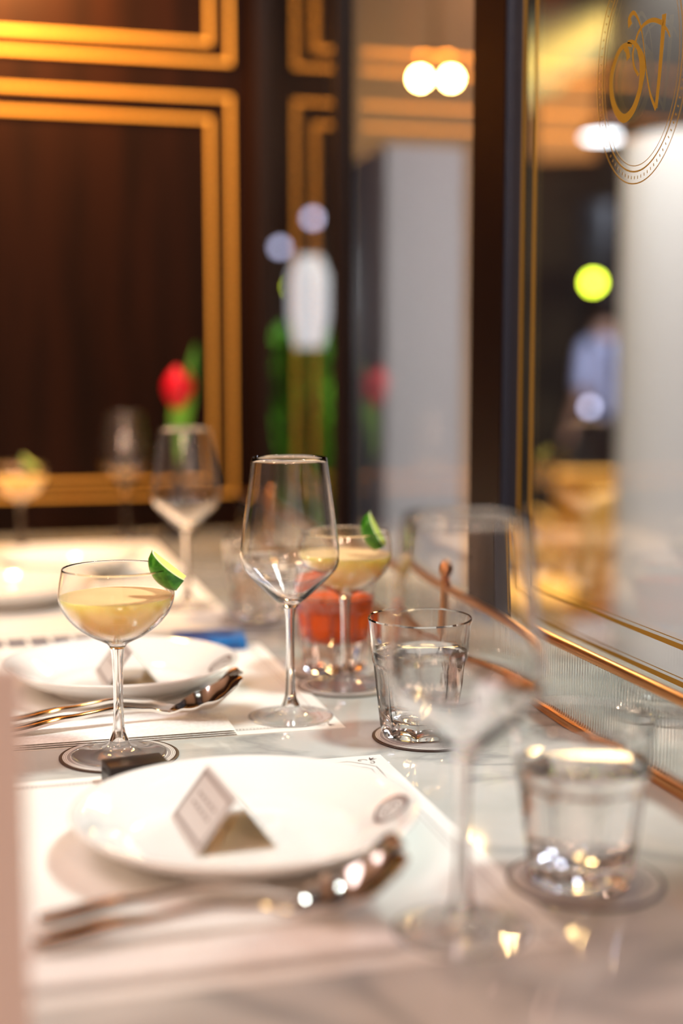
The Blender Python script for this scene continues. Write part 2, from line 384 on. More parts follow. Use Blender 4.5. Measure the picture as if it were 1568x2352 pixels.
# ============================================================ TABLEWARE BUILDERS
def mat_border(bm, x0, x1, y0, y1, z):
    place = lambda u, v, h: (u, v, z + h)
    def notch(i, c=.018):
        a, b_, e_, d = x0 + i, x1 - i, y0 + i, y1 - i
        return [(a + c, e_), (b_ - c, e_), (b_ - c * .8, e_ + c * .15), (b_ - c * .15, e_ + c * .8), (b_, e_ + c), (b_, d - c), (b_ - c * .15, d - c * .8), (b_ - c * .8, d - c * .15), (b_ - c, d),
                (a + c, d), (a + c * .8, d - c * .15), (a + c * .15, d - c * .8), (a, d - c), (a, e_ + c), (a + c * .15, e_ + c * .8), (a + c * .8, e_ + c * .15)]
    ribbon(bm, notch(.0125), .0006, place, 1, True, .00025); ribbon(bm, notch(.0175), .0004, place, 1, True, .00025)
    L_ = x1 - x0 - .09
    for k_ in range(int(L_ / .003)):
        for yy in (y0 + .015, y1 - .015):
            xx = x0 + .045 + k_ * .003; ribbon(bm, [(xx, yy), (xx + .0014, yy)], .0009, place, 1, False, .00025)
    for (cx, cy, sx, sy) in ((x1 - .012, y1 - .012, 1, 1), (x0 + .012, y1 - .012, -1, 1), (x1 - .012, y0 + .012, 1, -1), (x0 + .012, y0 + .012, -1, -1)):
        for s in ((0, 1), (1, 0)):
            pts = []
            for i in range(14):
                a = i / 13 * 4.6; r_ = .0048 * (1 - i / 17)
                u, v = -.004 + r_ * math.cos(a) - .0035, -.001 + r_ * math.sin(a) * .7
                if s[0]: u, v = v, u
                pts.append((cx + sx * u, cy + sy * v))
            ribbon(bm, pts, .0007, place, 1, False, .0003)
        for q in range(3):
            a = math.pi / 4 + (q - 1) * .6; ribbon(bm, [(cx, cy), (cx + sx * .006 * math.cos(a), cy + sy * .006 * math.sin(a))], [.0018, .0003], place, 1, False, .0003)
def placemat(loc, label, lx=.42, ly=.367, rz=0):
    bm = BM(); box(bm, -lx, 0, 0, ly, 0, .0007); mat_border(bm, -lx, 0, 0, ly, .0007)
    o = obj('paper_placemat', bm, [M['paper'], M['ink']], None, smooth=False, loc=loc, rot=(0, 0, rz))
    return tag(o, label, 'placemat', 'paper placemats at the place settings')

def plate(loc, label):
    t = thing('dinner_plate', label, 'plate', loc, 0, 'white dinner plates')
    pr = smoothp([(0, 2.0), (50, 2), (62, .8), (66, 0), (69, .6), (72, 3.5), (90, 11), (104, 18.5), (110.5, 23.4), (112, 25), (111, 26.2), (107, 25.6), (96, 20.5), (82, 12.5), (74, 7.5), (64, 5.4), (40, 5), (0, 5)], 3)
    bm = BM(); lathe(bm, mm(pr), 96); obj('plate_body', bm, M['porcelain'], t, angle=60)
    # printed oval badge on the rim at the right
    bm = BM(); a0 = R(-10.0); rc = .0945
    def place(u, v, h):
        x = rc + u; a = a0 + v / rc; r_ = x
        z = .0205 + (r_ - .096) * (.0066 / .0115) if r_ > .0905 else .0176 + (r_ - .0905) * .62
        return (r_ * math.cos(a), r_ * math.sin(a), z + .0009 + h)
    EL = lambda ra, rb: [(ra * math.cos(2 * math.pi * i / 40), rb * math.sin(2 * math.pi * i / 40)) for i in range(40)]
    ribbon(bm, EL(.0102, .0168), .0022, place, 0, True); ribbon(bm, EL(.0068, .0118), .0006, place, 0, True)
    ribbon(bm, smoothp([(.001, -.005), (-.004, -.002), (-.003, .004), (.003, .003), (.003, -.003), (-.001, -.005)], 4), .0010, place, 0)
    ribbon(bm, smoothp([(-.004, .001), (.003, .0075), (.0, .0082)], 4), .0009, place, 0)
    obj('rim_badge', bm, M['ink'], t, smooth=False)
    for c_ in kids(t): c_.scale = (1, 1, 1.06)
    return t

def napkin(loc, lx, ly, label, rz=0):
    bm = BM()
    for i in range(3):
        k_ = i * .0014; nx, ny = 26, 10
        # each fold layer is a soft slab
        lay = []
        for s_ in (0, 1):
            g = []
            for a in range(nx + 1):
                row = []
                for b_ in range(ny + 1):
                    u, v = a / nx, b_ / ny
                    e_ = min(u, 1 - u, v * .6, (1 - v) * .6) * 30; rr = min(1, e_) ** .5
                    z = k_ + (.0007 + (s_ - .5) * .0013 * rr) + .0004 * math.sin(u * 11 + i) * math.sin(v * 5 + i) * (i > 0) * rr
                    row.append(bm.verts.new((-lx + lx * u - i * .0008 * (u > .5), ly * v + i * .0012 * (v < .5), max(z, .0001))))
                g.append(row)
            lay.append(g)
        for s_ in (0, 1):
            g = lay[s_]
            for a in range(nx):
                for b_ in range(ny): bm.faces.new((g[a][b_], g[a + 1][b_], g[a + 1][b_ + 1], g[a][b_ + 1]) if s_ else (g[a][b_ + 1], g[a + 1][b_ + 1], g[a + 1][b_], g[a][b_]))
        bd = [(a, 0) for a in range(nx + 1)] + [(nx, b_) for b_ in range(1, ny + 1)] + [(a, ny) for a in range(nx - 1, -1, -1)] + [(0, b_) for b_ in range(ny - 1, 0, -1)]
        for p, q in zip(bd, bd[1:] + bd[:1]):
            bm.faces.new((lay[0][p[0]][p[1]], lay[0][q[0]][q[1]], lay[1][q[0]][q[1]], lay[1][p[0]][p[1]]))
    return tag(obj('napkin', bm, M['napkin'], None, loc=loc, rot=(0, 0, rz)), label, 'napkin', 'folded white napkins')

def lerp_tab(tab, s):
    for (a, va), (b_, vb) in zip(tab, tab[1:]):
        if s <= b_:
            t_ = (s - a) / (b_ - a); t_ = t_ * t_ * (3 - 2 * t_); return va + (vb - va) * t_
    return tab[-1][1]
def cutlery_mesh(s0, s1, wt, zt, dt, th, n=30, fork=False):
    bm = BM()
    ed = [-1, -.64, -.453, -.093, .093, .453, .64, 1] if fork else [-1, -.8, -.6, -.4, -.2, 0, .2, .4, .6, .8, 1]
    top, bot = [], []
    for i in range(n + 1):
        s = s0 + (s1 - s0) * i / n; w_ = lerp_tab(wt, s); z = lerp_tab(zt, s); d = lerp_tab(dt, s)
        a, b_ = [], []
        for e_ in ed:
            zz = z - d * (1 - e_ * e_)
            a.append(bm.verts.new((s, e_ * w_, zz + th / 2))); b_.append(bm.verts.new((s, e_ * w_ * .97, zz - th / 2)))
        top.append(a); bot.append(b_)
    tine = lambda i, j: fork and (s0 + (s1 - s0) * i / n) > .160 and j in (1, 3, 5)
    for i in range(n):
        for j in range(len(ed) - 1):
            if tine(i, j): continue
            bm.faces.new((top[i][j], top[i + 1][j], top[i + 1][j + 1], top[i][j + 1]))
            bm.faces.new((bot[i][j + 1], bot[i + 1][j + 1], bot[i + 1][j], bot[i][j]))
            if j == 0 or tine(i, j - 1): bm.faces.new((top[i][j], bot[i][j], bot[i + 1][j], top[i + 1][j]))
            if j == len(ed) - 2 or tine(i, j + 1): bm.faces.new((top[i][j + 1], top[i + 1][j + 1], bot[i + 1][j + 1], bot[i][j + 1]))
            if i and tine(i - 1, j): pass
    for j in range(len(ed) - 1):
        if not tine(n - 1, j): bm.faces.new((top[n][j], top[n][j + 1], bot[n][j + 1], bot[n][j]))
        if s0 == 0: bm.faces.new((top[0][j + 1], top[0][j], bot[0][j], bot[0][j + 1]))
    return bm
HW = [(0, .0055), (.004, .0088), (.02, .0095), (.07, .0052), (.115, .0030), (.137, .0033)]
HZ = [(0, .0030), (.05, .0095), (.095, .0135), (.120, .0105), (.137, .0060)]
HD = [(0, -.0016), (.05, -.0012), (.137, -.0006)]
def spoon(loc, rz, label):
    t = thing('table_spoon', label, 'spoon', loc, rz, 'spoons laid in front of the plates')
    obj('handle', cutlery_mesh(0, .137, HW, HZ, HD, .0026), M['steel'], t, angle=60)
    W2 = [(.137, .0033), (.146, .008), (.160, .0185), (.178, .0215), (.195, .0165), (.203, .008), (.205, .0035)]
    Z2 = [(.137, .0060), (.150, .0100), (.170, .0165), (.205, .0310)]
    D2 = [(.137, -.0006), (.150, .004), (.172, .0100), (.190, .0075), (.205, .0005)]
    obj('bowl', cutlery_mesh(.137, .205, W2, Z2, D2, .0018, 28), M['steel'], t, angle=60)
    return t
def fork(loc, rz, label):
    t = thing('table_fork', label, 'fork', loc, rz, 'forks laid in front of the plates')
    obj('handle', cutlery_mesh(0, .137, HW, HZ, HD, .0026), M['steel'], t, angle=60)
    W2 = [(.137, .0033), (.148, .010), (.160, .0125), (.200, .0115), (.206, .0100)]
    Z2 = [(.137, .0060), (.152, .0052), (.175, .0110), (.206, .0310)]
    D2 = [(.137, -.0006), (.150, .0022), (.165, .0025), (.206, .0006)]
    obj('tines', cutlery_mesh(.137, .206, W2, Z2, D2, .0018, 26, True), M['steel'], t, angle=60)
    return t

def place_card(loc, rz, label, hw=.0255, h=.033, ln=.078):
    bm = BM(); th = .0005
    nl = Vector((-h, 0, hw)).normalized()
    def leaf(sgn):
        nn = Vector((nl.x * -sgn if sgn > 0 else nl.x, 0, nl.z)) * th
        o_ = [Vector((sgn * hw, 0, 0)), Vector((sgn * hw, ln, 0)), Vector((0, ln, h)), Vector((0, 0, h))]
        out = [bm.verts.new(p + nn) for p in o_]; inn = [bm.verts.new(p) for p in o_]
        bm.faces.new(out).material_index = 0; bm.faces.new(inn[::-1]).material_index = 1
        for i in range(4): bm.faces.new((out[i], out[(i + 1) % 4], inn[(i + 1) % 4], inn[i])).material_index = 0
        pl_ = lambda u, v, hh: Vector((sgn * hw, 0, 0)) * (1 - v) + Vector((0, 0, h)) * v + Vector((0, u * ln, 0)) + nn * 1.5
        ribbon(bm, [(.05, .10), (.95, .10), (.95, .90), (.05, .90)], .085, pl_, 2, True)
        for v in (.62, .45):
            for k_ in range(5): ribbon(bm, [(.22 + .12 * k_, v), (.30 + .12 * k_, v)], .05, pl_, 2)
    leaf(-1); leaf(1)
    o = obj('place_card', bm, [M['card'], M['gold_card'], M['greyink']], None, smooth=False, loc=loc, rot=(0, 0, rz))
    return tag(o, label, 'card', 'tented place cards on the plates')

def coaster(loc, label):
    bm = BM(); pr = [(0, 0), (47, 0), (47.5, .5), (47.5, 1.2), (46.6, 1.6), (44.6, 1.6), (44.0, 1.6), (43.2, 1.6), (42.6, 1.6), (41.8, 1.6), (41.2, 1.6), (38.4, 1.6), (37.8, 1.6), (0, 1.6)]
    lathe(bm, mm(pr), 72, [2, 2, 2, 2, 2, 0, 3, 0, 3, 0, 3, 0, 3, 1][:13])
    for i in range(36):
        a = 2 * math.pi * i / 36; ribbon(bm, [(.0386, -.0004), (.0408, .0004)], .0005, lambda u, v, h, a=a: (u * math.cos(a) - v * math.sin(a), u * math.sin(a) + v * math.cos(a), .00175), 3)
    o = obj('coaster', bm, [M['coaster_w'], M['board'], M['coaster_k'], M['greyink']], None, loc=loc, angle=30)
    return tag(o, label, 'coaster', 'round paper coasters')

def stem_parts(t, foot_r, stem, junction, hstem):
    """foot and stem as open glass surfaces that meet the bowl's outer skin"""
    fp = smoothp([(foot_r - .6, 0), (foot_r, .7), (foot_r - .5, 1.4), (foot_r * .72, 2.2), (foot_r * .42, 4.0), (foot_r * .26, 7.0), (stem[0][0], stem[0][1])], 4)
    bm = BM(); lathe(bm, mm([(0, .9), (foot_r * .5, .6), (foot_r - 3, 0)] + fp), 64); obj('foot', bm, M['foot'], t, angle=80)
    bm = BM(); lathe(bm, mm(smoothp(stem, 4)), 32); obj('stem', bm, M['glass'], t, angle=80)
def coupe(loc, label, fill=True):
    t = thing('coupe_glass', label, 'cocktail glass', loc, 0, 'coupe glasses of pale yellow cocktail')
    stem = [(7.6, 12), (5.4, 18), (4.3, 28), (3.9, 45), (4.0, 62), (4.6, 78), (5.6, 86)]
    stem_parts(t, 37.5, stem, None, None)
    out = smoothp([(5.6, 86), (8.0, 89.5), (13.5, 92.5), (24, 98), (34, 106), (41.5, 115.5), (45.3, 126), (45.2, 134), (43.7, 143), (42.2, 150)], 4)
    inn = smoothp([(41.4, 150.1), (42.9, 143), (44.4, 134), (44.5, 126), (40.6, 116.2), (33, 107), (23, 99.3), (12.5, 94), (5, 90.5), (0, 89.6)], 4)
    bm = BM(); lathe(bm, mm(out + [(41.85, 150.5)] + inn), 96); obj('bowl', bm, M['glass'], t, angle=80)
    lq = smoothp([(0, 89.75), (5, 90.7), (12.4, 94.15), (22.9, 99.5), (32.9, 107.2), (40.5, 116.4), (44.25, 126), (44.3, 128)], 4)
    bm = BM(); nseg = len(lq) - 1
    lathe(bm, mm(lq + [(43.6, 127.9), (41.8, 127.6), (39, 127.7), (0, 127.7)]), 80, [0] * nseg + [1, 1, 1, 1]); obj('cocktail', bm, [M['cocktail'], M['foam']], t, angle=50)
    return t
def wine_glass(loc, label, k_=1.0, rz=0):
    t = thing('wine_glass', label, 'wine glass', loc, rz, 'empty stemmed wine glasses')
    stem = [(8.2, 11), (5.4, 18), (4.2, 30), (3.7, 50), (3.6, 70), (4.0, 88), (5.4, 98)]
    stem_parts(t, 37.5, stem, None, None)
    out = smoothp([(5.4, 98), (8.0, 101), (13, 105), (25, 116), (36, 127), (41.5, 134.5), (43.5, 144), (42.6, 156), (39.5, 180), (35.6, 208), (32.6, 230)], 4)
    inn = smoothp([(31.8, 230), (34.8, 208), (38.7, 180), (41.8, 156), (42.7, 144), (40.5, 135.2), (35, 128), (24, 118), (12, 108.5), (5, 105.5), (0, 105)], 4)
    bm = BM(); lathe(bm, mm(out + [(32.2, 230.4)] + inn), 96); obj('bowl', bm, M['glass'], t, angle=80)
    return t
def tumbler(loc, label, drink, group, rz=0, base=14, level=72, name='water_tumbler', cat='glass'):
    t = thing(name, label, cat, loc, rz, group)
    N = 9
    def rf(r, z, a):
        z *= 1000
        if z > 62 or z < 1.0: return r
        seg = 2 * math.pi / N; u = ((a % seg) - seg / 2); f = math.cos(math.pi / N) / math.cos(u)
        top = 62 - 3.5 * (u / (seg / 2)) ** 2
        k_ = 1.0 if z < top else 0.0
        if z < 8: k_ *= z / 8
        return r * (1 - k_ * 1.5 * (1 - f)) if k_ else r
    out = [(0, 2.2), (20, 1.6), (27.0, 0), (29.5, 0), (31.6, 1.5), (32.4, 4), (33.2, 8), (33.9, 14), (35.4, 28), (36.9, 42), (38.5, 56), (38.9, 59), (39.6, 62.1), (40.1, 63.5), (40.5, 67), (41.8, 80), (43.2, 94), (43.9, 98.4)]
    inn = [(43.3, 99.8), (42.2, 99.4), (41.4, 94), (40.0, 80), (38.6, 66), (37.0, 54), (35.0, 38), (32.6, base + 6), (30.5, base + 1.5), (26, base), (0, base + .6)]
    bm = BM(); lathe(bm, mm(out + inn), 108, rfun=lambda r, z, a: rf(r, z, a) if True else r)
    # inner wall must stay round: rebuild radii of inner rings
    obj('glass_wall', bm, M['glass'], t, angle=22)
    if drink:
        def ri(z):
            tab = [(base + 1.5, 30.5), (base + 6, 32.6), (38, 35), (54, 37), (66, 38.6), (80, 40)]
            return lerp_lin(tab, z)
        zs = [base + 1.5, base + 6, 30, 38, 48, 54, 60, level]
        zs = sorted({z for z in zs if base + 1.4 < z <= level})
        e_ = .12 if drink == 'water' else -.15
        pr = [(0, base + .6 - e_), (26 + e_, base - e_)] + [(ri(z) + e_, z) for z in zs] + [(ri(level) - 1.2, level - .5), (0, level - .6)]
        bm = BM(); lathe(bm, mm(pr), 96); obj('water' if drink == 'water' else 'orange_cocktail', bm, M[drink], t, angle=50)
    return t
def lerp_lin(tab, s):
    for (a, va), (b_, vb) in zip(tab, tab[1:]):
        if s <= b_: return va + (vb - va) * (s - a) / (b_ - a)
    return tab[-1][1]

def lime_wedge(loc, label, sc_=1.0, tilt=38, phi=45):
    """chunk of a lime: curved skin, pale pith line, two cut flesh faces and a cut end"""
    bm = BM(); A, B_ = .0215, .0185; n, k_ = 18, 16; ang = R(78)
    grid = []
    for i in range(n + 1):
        u = -1 + 1.62 * i / n                 # along the fruit, one end cut off
        rr = B_ * math.sqrt(max(0, 1 - u * u)); row = []
        for j in range(k_ + 1):
            a = -ang / 2 + ang * j / k_; row.append(bm.verts.new((u * A, rr * math.sin(a), rr * math.cos(a))))
        grid.append(row)
    for i in range(n):
        for j in range(k_):
            q = [grid[i][j], grid[i + 1][j], grid[i + 1][j + 1], grid[i][j + 1]]; f = bm.faces.new(q); f.material_index = 0
    def side(j):
        ax, pv = [], []
        for i in range(n + 1):
            u = -1 + 1.62 * i / n; v = grid[i][j]; pv.append(bm.verts.new(Vector((v.co.x * .94, v.co.y * .90, v.co.z * .90))))
            ax.append(bm.verts.new((u * A * .94, 0, 0.0006)))
        for i in range(n):
            bm.faces.new((grid[i][j], grid[i + 1][j], pv[i + 1], pv[i])).material_index = 2
            bm.faces.new((pv[i], pv[i + 1], ax[i + 1], ax[i])).material_index = 1
    side(0); side(k_)
    c = bm.verts.new((grid[n][0].co.x, 0, .0006)); c2 = c
    for j in range(k_): bm.faces.new((grid[n][j], grid[n][j + 1], c)).material_index = 1
    bmesh.ops.remove_doubles(bm, verts=bm.verts[:], dist=1e-5)
    o = obj('lime_wedge', bm, [M['limeskin'], M['limeflesh'], M['limepith']], None, loc=loc, angle=40)
    r_, u_, c_ = Vector((math.cos(R(15.2)), -math.sin(R(15.2)), 0)), Vector((0, 0, 1)), Vector((-math.sin(R(15.2)), -math.cos(R(15.2)), 0))
    ex = r_ * math.cos(R(tilt)) - u_ * math.sin(R(tilt)); ep = r_ * math.sin(R(tilt)) + u_ * math.cos(R(tilt))
    zc = c_ * math.cos(R(phi)) - ep * math.sin(R(phi)); ey = zc.cross(ex)
    o.rotation_euler = Matrix((ex, ey, zc)).transposed().to_euler(); o.scale = (sc_,) * 3
    return tag(o, label, 'lime wedge', 'lime wedges on the coupe rims')

# ============================================================ PLACE SETTINGS
MZ = TZ + .0011
placemat((.306, .641, TZ), 'cream paper placemat with printed brown border, nearest the camera')
placemat((.301, 1.094, TZ), 'cream paper placemat under the second plate and the tall empty wine glass')
placemat((.300, 1.560, TZ), 'pale paper placemat beyond the yellow cocktail, under the third plate')
placemat((.300, 2.010, TZ), 'pale paper placemat at the far end of the table')
plate((.162, .832, MZ), 'round white plate nearest the camera with a grey-edged card on it')
plate((.131, 1.290, MZ), 'round white plate behind the cocktail glass stem')
plate((.040, 1.810, MZ), 'blurred white plate at left edge beyond the second plate')
plate((.130, 2.050, MZ), 'blurred white plate farthest away below the panelled wall')
place_card((.152, .807, MZ + .0064), R(4), 'tented card with grey printed border and gold inside on the nearest plate')
place_card((.139, 1.262, MZ + .0064), R(3), 'tented card with gold inside on the plate behind the cocktail stem')
napkin((.212, .652, MZ), .34, .105, 'folded white napkin under the blurred nearest fork and spoon')
napkin((.207, 1.094, MZ), .34, .100, 'folded white napkin under the sharp fork and spoon behind the cocktail foot')
NZ = MZ + .0046
spoon((.022, .695, NZ), R(0), 'large blurred steel spoon on the napkin closest to the camera')
fork((.026, .727, NZ), R(-1), 'blurred steel fork on the napkin closest to the camera')
spoon((.018, 1.126, NZ), R(6.5), 'sharp steel spoon with dark bowl behind the cocktail stem')
fork((.020, 1.160, NZ), R(5), 'steel fork behind the sharp spoon at the second plate')

coaster((.1043, 1.060, TZ), 'dark-rimmed printed round coaster under the cocktail in sharp focus')
CZ = TZ + .0018
coupe((.1043, 1.060, CZ), 'sharp coupe glass of cloudy yellow cocktail with lime wedge in the foreground')
coaster((0.3412, 1.2414, TZ), 'round coaster under the blurred rear coupe glass')
coupe((0.3412, 1.2414, CZ), 'blurred coupe glass of yellow cocktail behind the tall empty wine glass')
coupe((.070, 2.274, TZ + .0002), 'very blurred coupe glass at the far left edge in front of the dark wall panel')
lime_wedge((.149, 1.052, TZ + .153), 'green lime wedge on the rim of the sharp cocktail glass')
lime_wedge((0.3722, 1.2274, TZ + .153), 'blurred lime wedge on the rim of the rear cocktail glass', tilt=62, phi=56)
lime_wedge((.092, 2.262, TZ + .153), 'blurred lime wedge on the far left cocktail glass')

wine_glass((.263, 1.140, TZ + .0008), 'sharp empty wine glass standing on the corner of the second placemat')
wine_glass((.251, .672, TZ + .0008), 'large transparent blurred wine glass closest to the camera in front of the tumblers')
wine_glass((.259, 1.714, TZ + .0008), 'blurred empty wine glass behind the lime, under the red flower')
wine_glass((.255, 2.398, TZ + .0002), 'farthest blurred empty wine glass before the dark wall panel')
coaster((.361, 1.050, TZ), 'dark-rimmed round coaster under the sharp water tumbler')
tumbler((.355, 1.056, CZ), 'sharp faceted tumbler of water on a coaster beside the brass-railed screen', 'water', 'faceted tumblers of water', R(8))
coaster((.349, .722, TZ), 'blurred round coaster under the nearest water tumbler')
tumbler((.346, .724, CZ), 'large blurred tumbler of water nearest the camera at right', 'water', 'faceted tumblers of water', R(20))
coaster((.330, 1.598, TZ), 'blurred coaster under the distant water tumbler left of the wine glass stem')
tumbler((.330, 1.598, CZ), 'distant blurred water tumbler behind the blue booklet', 'water', 'faceted tumblers of water', R(3))
coaster((0.3495, 1.3137, TZ), 'coaster under the tumbler of orange drink')
tumbler((0.3495, 1.3137, CZ), 'thick-based tumbler of orange-red drink behind the wine glass stem', 'orange', None, R(11), base=30, level=74, name='orange_drink_tumbler', cat='drink')

# small things on the table
bm = BM(); box(bm, -.0225, .0225, -.013, .013, 0, .0160, bev=.0008)
box(bm, -.0231, -.0224, -.011, .011, .0012, .0102, 1)
tag(obj('matchbox', bm, [M['black'], M['black']], None, loc=(.1090, .989, TZ + .0009), rot=(0, 0, R(9))), 'small flat black box half hidden behind the nearest plate', 'box')
bm = BM(); box(bm, -.040, .040, -.030, .030, 0, .011, bev=.001); box(bm, -.0385, .0395, -.0285, .0285, .0015, .0095, 1)
tag(obj('blue_booklet', bm, [M['blue'], M['navy']], None, loc=(.2455, 1.465, TZ + .0009), rot=(0, 0, R(-8))), 'small blue booklet behind the second plate', 'booklet')
bm = BM(); box(bm, -.09, .07, -.05, .06, 0, .0008); 
for i in range(5):
    x = -.060 + i * .025
    ribbon(bm, [(x, .034), (x + .021, .034)], .034, lambda u, v, h: (u, v, .0010), 1)
    ribbon(bm, [(x, .008), (x + .018, .008)], .004, lambda u, v, h: (u, v, .0010), 2)
tag(obj('printed_sheet', bm, [M['paper'], M['navy'], M['greyink']], None, smooth=False, loc=(.066, 1.500, TZ + .0002), rot=(0, 0, R(4))), 'white sheet with a row of navy printing beyond the second plate', 'paper')
# blush folded card standing at the left edge, close to the camera
bm = BM()
for s_ in (0, 1):
    a = [Vector((0, 0, 0)), Vector((-.055, .010 if s_ else -.012, 0))]
    nrm = Vector((0, .0012, 0)) * (1 if s_ else -1)
    vs = [bm.verts.new(p) for p in (a[0], a[1], a[1] + Vector((0, 0, .184)), a[0] + Vector((0, 0, .184)))]
    v2 = [bm.verts.new(v.co + nrm) for v in vs]
    bm.faces.new(vs); bm.faces.new(v2[::-1])
    for i in range(4): bm.faces.new((vs[i], vs[(i + 1) % 4], v2[(i + 1) % 4], v2[i]))
tag(obj('folded_menu_card', bm, M['pink'], None, smooth=False, loc=(.0165, .575, TZ + .0002), rot=(0, 0, R(-4))), 'blurred blush folded card standing upright at the left edge near the camera', 'menu card')

# flower vase at the end of the table
t = thing('flower_vase', 'small dark bud vase with one red flower and green leaves before the wall panel', 'vase', (.352, 2.43, TZ + .0002))
bm = BM(); lathe(bm, mm(smoothp([(0, 0), (22, 0), (25, 8), (26, 40), (18, 75), (9, 95), (9, 120), (11, 126), (8.5, 126), (7.5, 95), (15, 72), (20, 40), (18, 6), (0, 5)], 3)), 40); obj('vase_body', bm, M['black'], t)
bm = BM(); tube(bm, [(0, 0, .02), (.002, 0, .13), (.004, -.004, .20), (.004, -.006, .262)], .0022, 8); st = obj('stem', bm, M['leaf'], t)
bm = BM()
for (az, tilt, ln_, wd) in ((0, .0, .078, .020), (2.1, .05, .075, .020), (4.2, .0, .078, .020), (1.0, -.25, .066, .018), (3.1, -.25, .066, .018), (5.2, -.25, .066, .018)):
    pts = []
    for i in range(7):
        s = i / 6; r_ = .003 + math.sin(s * 2.7) * .018 * (1 + tilt); z = s * ln_; ww = wd * math.sin(math.pi * min(.97, s * .9 + .08)) ** .8
        c = Vector((math.cos(az) * r_, math.sin(az) * r_, z)); tdir = Vector((-math.sin(az), math.cos(az), 0))
        pts.append((bm.verts.new(c - tdir * ww), bm.verts.new(c + Vector((math.cos(az), math.sin(az), 0)) * ww * .35), bm.verts.new(c + tdir * ww)))
    for a, b_ in zip(pts, pts[1:]):
        bm.faces.new((a[0], a[1], b_[1], b_[0])); bm.faces.new((a[1], a[2], b_[2], b_[1]))
obj('flower_head', bm, M['red'], t, loc=(.004, -.006, .232), rot=(R(6), 0, 0))
for (x, y, z, az, ln_) in ((.004, 0, .16, .3, .19), (0, .004, .14, 1.3, .16), (0, 0, .15, 5.2, .12)):
    bm = BM(); pts = []
    for i in range(9):
        s = i / 8; c = Vector((x + math.cos(az) * .035 * s, y + math.sin(az) * .02 * s, z + ln_ * s)); ww = .014 * math.sin(math.pi * min(.98, s * .9 + .08))
        pts.append((bm.verts.new(c + Vector((-ww, 0, 0))), bm.verts.new(c + Vector((0, -.003, 0))), bm.verts.new(c + Vector((ww, 0, 0)))))
    for a, b_ in zip(pts, pts[1:]):
        bm.faces.new((a[0], a[1], b_[1], b_[0])); bm.faces.new((a[1], a[2], b_[2], b_[1]))
    obj('leaf', bm, M['leaf'], t)

# ============================================================ OUTSIDE THE WINDOW
GZ = -.25
bm = BM(); box(bm, .60, 14, -4, 16, GZ - .1, GZ); struct('pavement', bm, M['paving'])
bm = BM(); box(bm, .6, 14, 13, 13.4, GZ, 7); box(bm, 13.6, 14, -4, 13, GZ, 7); struct('wall_far', bm, M['night'])
t = thing('round_column', 'thick white round column lit from above outside the window at right', 'column', (1.975, 3.481, GZ))
bm = BM(); lathe(bm, mm([(0, 0), (245, 0), (245, 90), (215, 120), (200, 150), (200, 1930)]), 64); obj('shaft', bm, M['white'], t)
bm = BM(); lathe(bm, mm([(200, 1930), (212, 1950), (215, 2010), (240, 2060), (260, 3500), (0, 3500)]), 64); obj('shaded_column_top', bm, M['pot'], t)  # column top lying in shadow; the shade is put in as dark colour
tag(obj('square_pillar', (lambda b_: (box(b_, .935, 1.13, 3.05, 3.35, GZ, 1.56, bev=.01), b_)[1])(BM()), M['grey'], None), 'tall grey pillar standing outside the middle window pane', 'pillar')
t = thing('street_awning', 'yellow-green awning above the pavement at the top of the right window', 'awning', (0, 0, 0))
bm = BM()
fr0, fr1, bk0, bk1 = Vector((2.46, 6.0, 2.28)), Vector((3.35, 5.75, 2.92)), Vector((2.75, 7.6, 2.95)), Vector((3.7, 7.4, 3.2))
NS = 12
for k_ in range(NS):
    a, b_ = k_ / NS, (k_ + 1) / NS
    q = [fr0.lerp(fr1, a), fr0.lerp(fr1, b_), bk0.lerp(bk1, b_), bk0.lerp(bk1, a)]
    sag = Vector((0, 0, -.015 * math.sin(math.pi * (a + b_) / 2)))
    lo = [bm.verts.new(p + sag) for p in q]; hi = [bm.verts.new(p + sag + Vector((0, 0, .03))) for p in q]
    val = [bm.verts.new(q[0] + sag + Vector((0, -.01, -.09 + .03 * (k_ % 2)))), bm.verts.new(q[1] + sag + Vector((0, -.01, -.09 + .03 * (k_ % 2))))]
    v_ = lo + hi
    for f in ((0, 3, 2, 1), (4, 5, 6, 7), (0, 1, 5, 4), (1, 2, 6, 5), (2, 3, 7, 6), (3, 0, 4, 7)): bm.faces.new([v_[i] for i in f])
    bm.faces.new((lo[0], lo[1], val[1], val[0]))
obj('fabric_cover', bm, M['canopy'], t, smooth=False)
for p in (fr0.lerp(bk0, .95), fr1.lerp(bk1, .95)):
    bm = BM(); tube(bm, [p, (p.x, p.y, GZ)], .03, 10); obj('pole', bm, M['metal_dark'], t)
light('awning_glow', 'AREA', (2.6, 5.9, 1.5), .6, (.85, .95, .45), (2.95, 6.4, 2.7), shape='DISK', size=.4)
# warm rendered wall that the twin lamp hangs before
bm = BM(); box(bm, 1.245, 1.80, 4.62, 4.72, GZ, 3.4); struct('wall_outer', bm, M['tan'])

def round_lamp(loc, r_, m_, label):
    t = thing('hanging_lamp', label, 'lamp', loc)
    bm = BM(); lathe(bm, [(0, 0), (r_, 0), (r_ * 1.05, .02), (r_ * .9, .05), (0, .06)], 40, [0, 1, 1, 1]); obj('shade', bm, [m_, M['metal_dark']], t)
    bm = BM(); tube(bm, [(0, 0, .05), (0, 0, .9)], .006, 6); obj('cable', bm, M['metal_dark'], t)
    return t
round_lamp((2.623, 5.396, 2.02), .085, M['lampwhite'], 'round white hanging lamp seen through the right window beside the emblem')
round_lamp((3.00, 5.20, 2.09), .085, M['lamppink'], 'peach-coloured hanging lamp at the right edge of the window')

